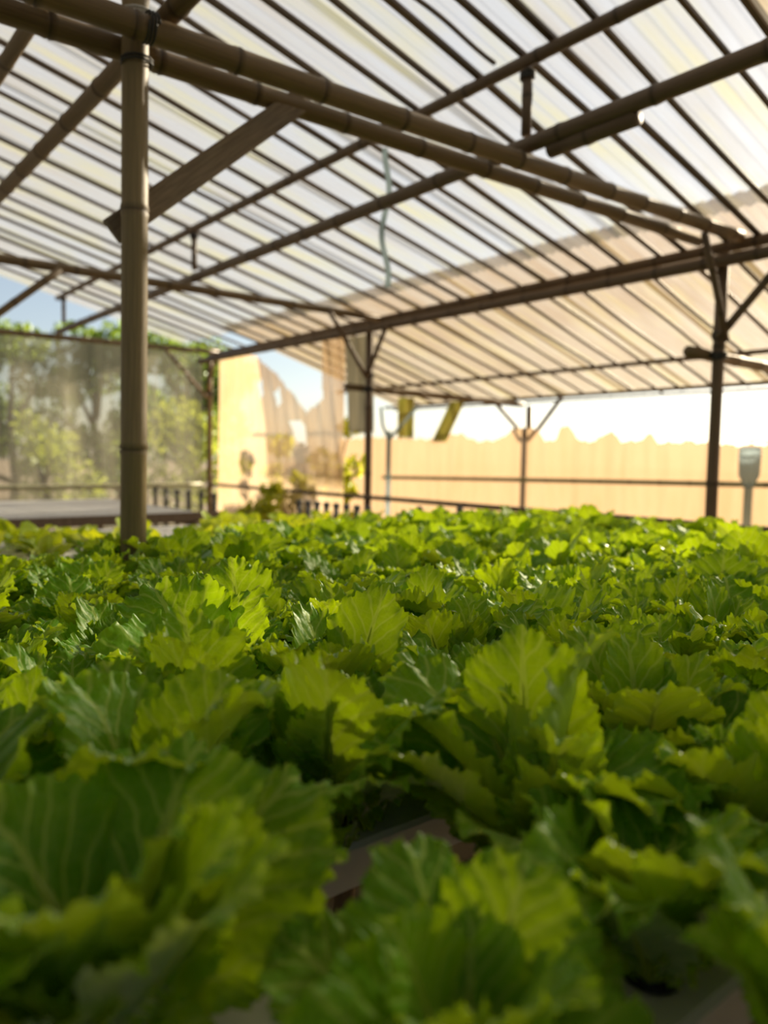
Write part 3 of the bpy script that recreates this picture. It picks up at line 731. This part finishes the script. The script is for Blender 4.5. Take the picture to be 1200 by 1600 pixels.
NUM = ORD + ['twelfth', 'thirteenth', 'fourteenth', 'fifteenth', 'sixteenth', 'seventeenth', 'eighteenth', 'nineteenth', 'twentieth']
for bi, (rows, bench_name) in enumerate(((near_rows, 'near bench'), (far_rows, 'second bench'))):
    for ri, y in enumerate(rows):
        spots = []; beyond = []
        for c in range(CELLS):
            x = -0.6 + ROW_SHIFT[ri] + CELL * (c + 0.5)
            if bi == 1 and (x > 3.95 or (ri == 6 and x < 2.2) or (ri == 5 and x < 1.1)): continue
            yj = y + lr.uniform(-0.012, 0.012); xj = x + lr.uniform(-0.015, 0.015)
            q = in_view(xj, yj, ZT + 0.12)
            if q is None:
                q = in_view(xj, yj, ZT + 0.12, 0.55)
                if q is not None and math.hypot(xj, yj) > 0.42: beyond.append((q[0], xj, yj))
                continue
            if math.hypot(xj, yj) < 0.42 or math.hypot(xj - GAP[0], yj - GAP[1]) < 0.09: continue
            spots.append((q[0], xj, yj, q[2]))
        for k, (px, xj, yj, d) in enumerate(sorted(spots)):
            size = lr.uniform(0.90, 1.28) if bi == 0 else lr.uniform(0.84, 1.12)
            if math.hypot(xj - 0.575, yj - 0.79) < 0.10: size = 1.22
            if math.hypot(xj - 0.705, yj - 0.58) < 0.10: size = 1.34
            if math.hypot(xj - 0.20, yj - 0.58) < 0.10: size = 1.30
            if ri < 2 and xj > 0.5: size = min(size, 1.04)
            if math.hypot(xj - 0.385, yj - 0.37) < 0.10: size = 0.85
            lb = '%s frilly green lettuce from the left, %s row of the %s' % (NUM[k], ROWNAME[ri], bench_name)
            lettuce(xj, yj, HI if d < 2.5 else LO, size, 5, 5, 4, lr, lb, 'lettuces on the ' + bench_name)
        seen = {'left': 0, 'right': 0}
        for px, xj, yj in sorted(beyond, key=lambda b: abs(b[0] - 600)):
            side = 'left' if px < 600 else 'right'; seen[side] += 1
            lettuce(xj, yj, LO, lr.uniform(0.9, 1.2), 4, 4, 3, lr, '%s frilly green lettuce beyond the %s picture edge, %s row of the %s' % (NUM[seen[side] - 1], side, ROWNAME[ri], bench_name), 'lettuces on the ' + bench_name)
for ri, y in enumerate(seed_rows[:4]):
    k = 0
    for c in range(SCELLS):
        x = -0.4 + CELL * (c + 0.5)
        q = in_view(x, y, ZT + 0.05)
        if q is None or lr.random() < 0.10 + 0.16 * ri: continue
        lettuce(x, y, SM, lr.uniform(0.55, 0.82), 4, 3, 1, lr, '%s small yellow-green seedling in the %s row of the sparse bench' % (NUM[k], ORD[ri]), 'seedlings on the sparse bench', 'seedling', True)
        k += 1


# a crumbled plug of growing medium lying on the channel by the empty hole
pv = []; pf = []; pR = np.random.RandomState(9)
for i in range(7):
    for j in range(12):
        ph_, th_ = math.pi * i / 6, 2 * math.pi * j / 12; k_ = 0.016 * (0.7 + 0.6 * pR.rand())
        pv.append((1.5 * k_ * math.sin(ph_) * math.cos(th_), k_ * math.sin(ph_) * math.sin(th_), max(-0.012, 0.9 * k_ * math.cos(ph_))))
for i in range(6):
    for j in range(12): pf.append((i * 12 + j, i * 12 + 12 + j, i * 12 + 12 + (j + 1) % 12, i * 12 + (j + 1) % 12))
tag(obj('rockwool_plug', mesh('rockwool_plug', pv, pf, MAT['rockwool'], smooth=False), None, (0.365, 0.546, ZT + 0.012)), 'crumbled beige plug lying on a channel near the bottom of the picture', 'plug')

# ------------------------------------------------------------------ trees and shrubs outside
def foliage_mesh(name, seed, blobs, n, size, mat):
    R = np.random.RandomState(seed); v = []; f = []; uv = []
    wts = np.array([b[3] ** 2 for b in blobs]); wts = wts / wts.sum()
    for k in range(n):
        bx, by, bz, br = blobs[R.choice(len(blobs), p=wts)]
        d = R.normal(size=3); d /= np.linalg.norm(d); p = np.array([bx, by, bz]) + d * br * (0.45 + 0.6 * R.rand() ** 0.6) * np.array([1, 1, 0.8])
        a = R.normal(size=3); a /= np.linalg.norm(a); b = np.cross(a, R.normal(size=3)); b /= np.linalg.norm(b)
        c = np.cross(a, b); s = size * (0.6 + 0.8 * R.rand()); i = len(v)
        v += [p - a * s, p + b * s * 0.45 + c * s * 0.12, p + a * s, p - b * s * 0.45 + c * s * 0.12, p]
        f += [(i, i + 1, i + 4), (i + 1, i + 2, i + 4), (i + 2, i + 3, i + 4), (i + 3, i, i + 4)]
        uv += [(0, 0.1), (0.2, 0.5), (0, 0.9), (-0.2, 0.5), (0, 0.5)]
    return mesh(name, v, f, MAT[mat], uv, smooth=False)
def tree(x, y, h, w, seed, label, mat='tree_leaf', n=2600, leaf=0.10, group=None, name='tree', cat='tree', low=0.25):
    R = random.Random(seed); e = empty(name, (x, y, 0)); tag(e, label, cat, group)
    v, f, uv = tube_data([(0, 0, -0.2), (0.05, 0, h * 0.2), (-0.05, 0.06, h * 0.45), (0.04, 0.0, h * 0.8)], [w * 0.045, w * 0.036, w * 0.026, w * 0.010], 10)
    obj('trunk', mesh('trunk', v, f, MAT['bark'], uv), e)
    blobs = []
    for k in range(11):
        t = R.uniform(low, 0.93); an = R.uniform(0, 6.28); rad = w * 0.5 * R.uniform(0.2, 1.0) * (1.1 - abs(t - 0.55))
        bx, by, bz = math.cos(an) * rad, math.sin(an) * rad, h * t
        blobs.append((bx, by, bz, w * R.uniform(0.16, 0.28)))
        if k < 6:
            v, f, uv = tube_data([(0, 0, h * t * 0.6), (bx * 0.5, by * 0.5, h * t * 0.82), (bx, by, bz)], [w * 0.025, w * 0.016, w * 0.006], 7)
            obj('branch', mesh('branch', v, f, MAT['bark'], uv), e)
    obj('crown', foliage_mesh('crown', seed, blobs, n, leaf, mat), e)
    return e
tree(4.1, 17.2, 3.7, 2.6, 1, 'leafy green tree behind the far net wall at the left picture edge')
tree(6.3, 18.6, 4.2, 2.9, 2, 'tall green tree behind the far net wall, just left of the thick post', n=3200)
tree(8.0, 17.2, 4.2, 2.6, 3, 'leafy tree behind the net, between the thick post and the corner post', n=3200)
tree(9.6, 20.6, 4.6, 3.0, 4, 'green tree farther back behind the far corner post')
tree(3.9, 21.5, 4.3, 3.0, 11, 'pale green tree farther back at the left picture edge')
tree(3.9, 14.2, 1.9, 1.7, 5, 'low olive bush right behind the far net wall, left of the thick post', 'bush_olive', 1600, 0.07, name='bush', cat='bush', low=0.2)
tree(6.1, 13.2, 2.2, 1.7, 6, 'yellow-green bush behind the far net wall, beside the corner post', 'bush_olive', 1600, 0.07, name='bush', cat='bush', low=0.2)
tree(5.6, 15.4, 2.3, 1.6, 9, 'dull green bush behind the net beside the thick post', 'tree_leaf', 1600, 0.07, name='bush', cat='bush', low=0.15)
tree(5.35, 7.45, 1.75, 0.75, 7, 'yellow-green shrub showing through the torn tan sheet', 'bush_leaf', 900, 0.06, name='shrub', cat='shrub', low=0.15)
tree(5.45, 8.75, 1.55, 0.65, 8, 'slim yellow-green shrub behind the tan sheet near the corner post', 'bush_leaf', 800, 0.06, name='shrub', cat='shrub', low=0.15)
tree(4.05, 7.0, 0.92, 0.55, 10, 'small green plant standing inside the tan sheet behind the risers', 'bush_leaf', 600, 0.05, name='shrub', cat='shrub', low=0.35)
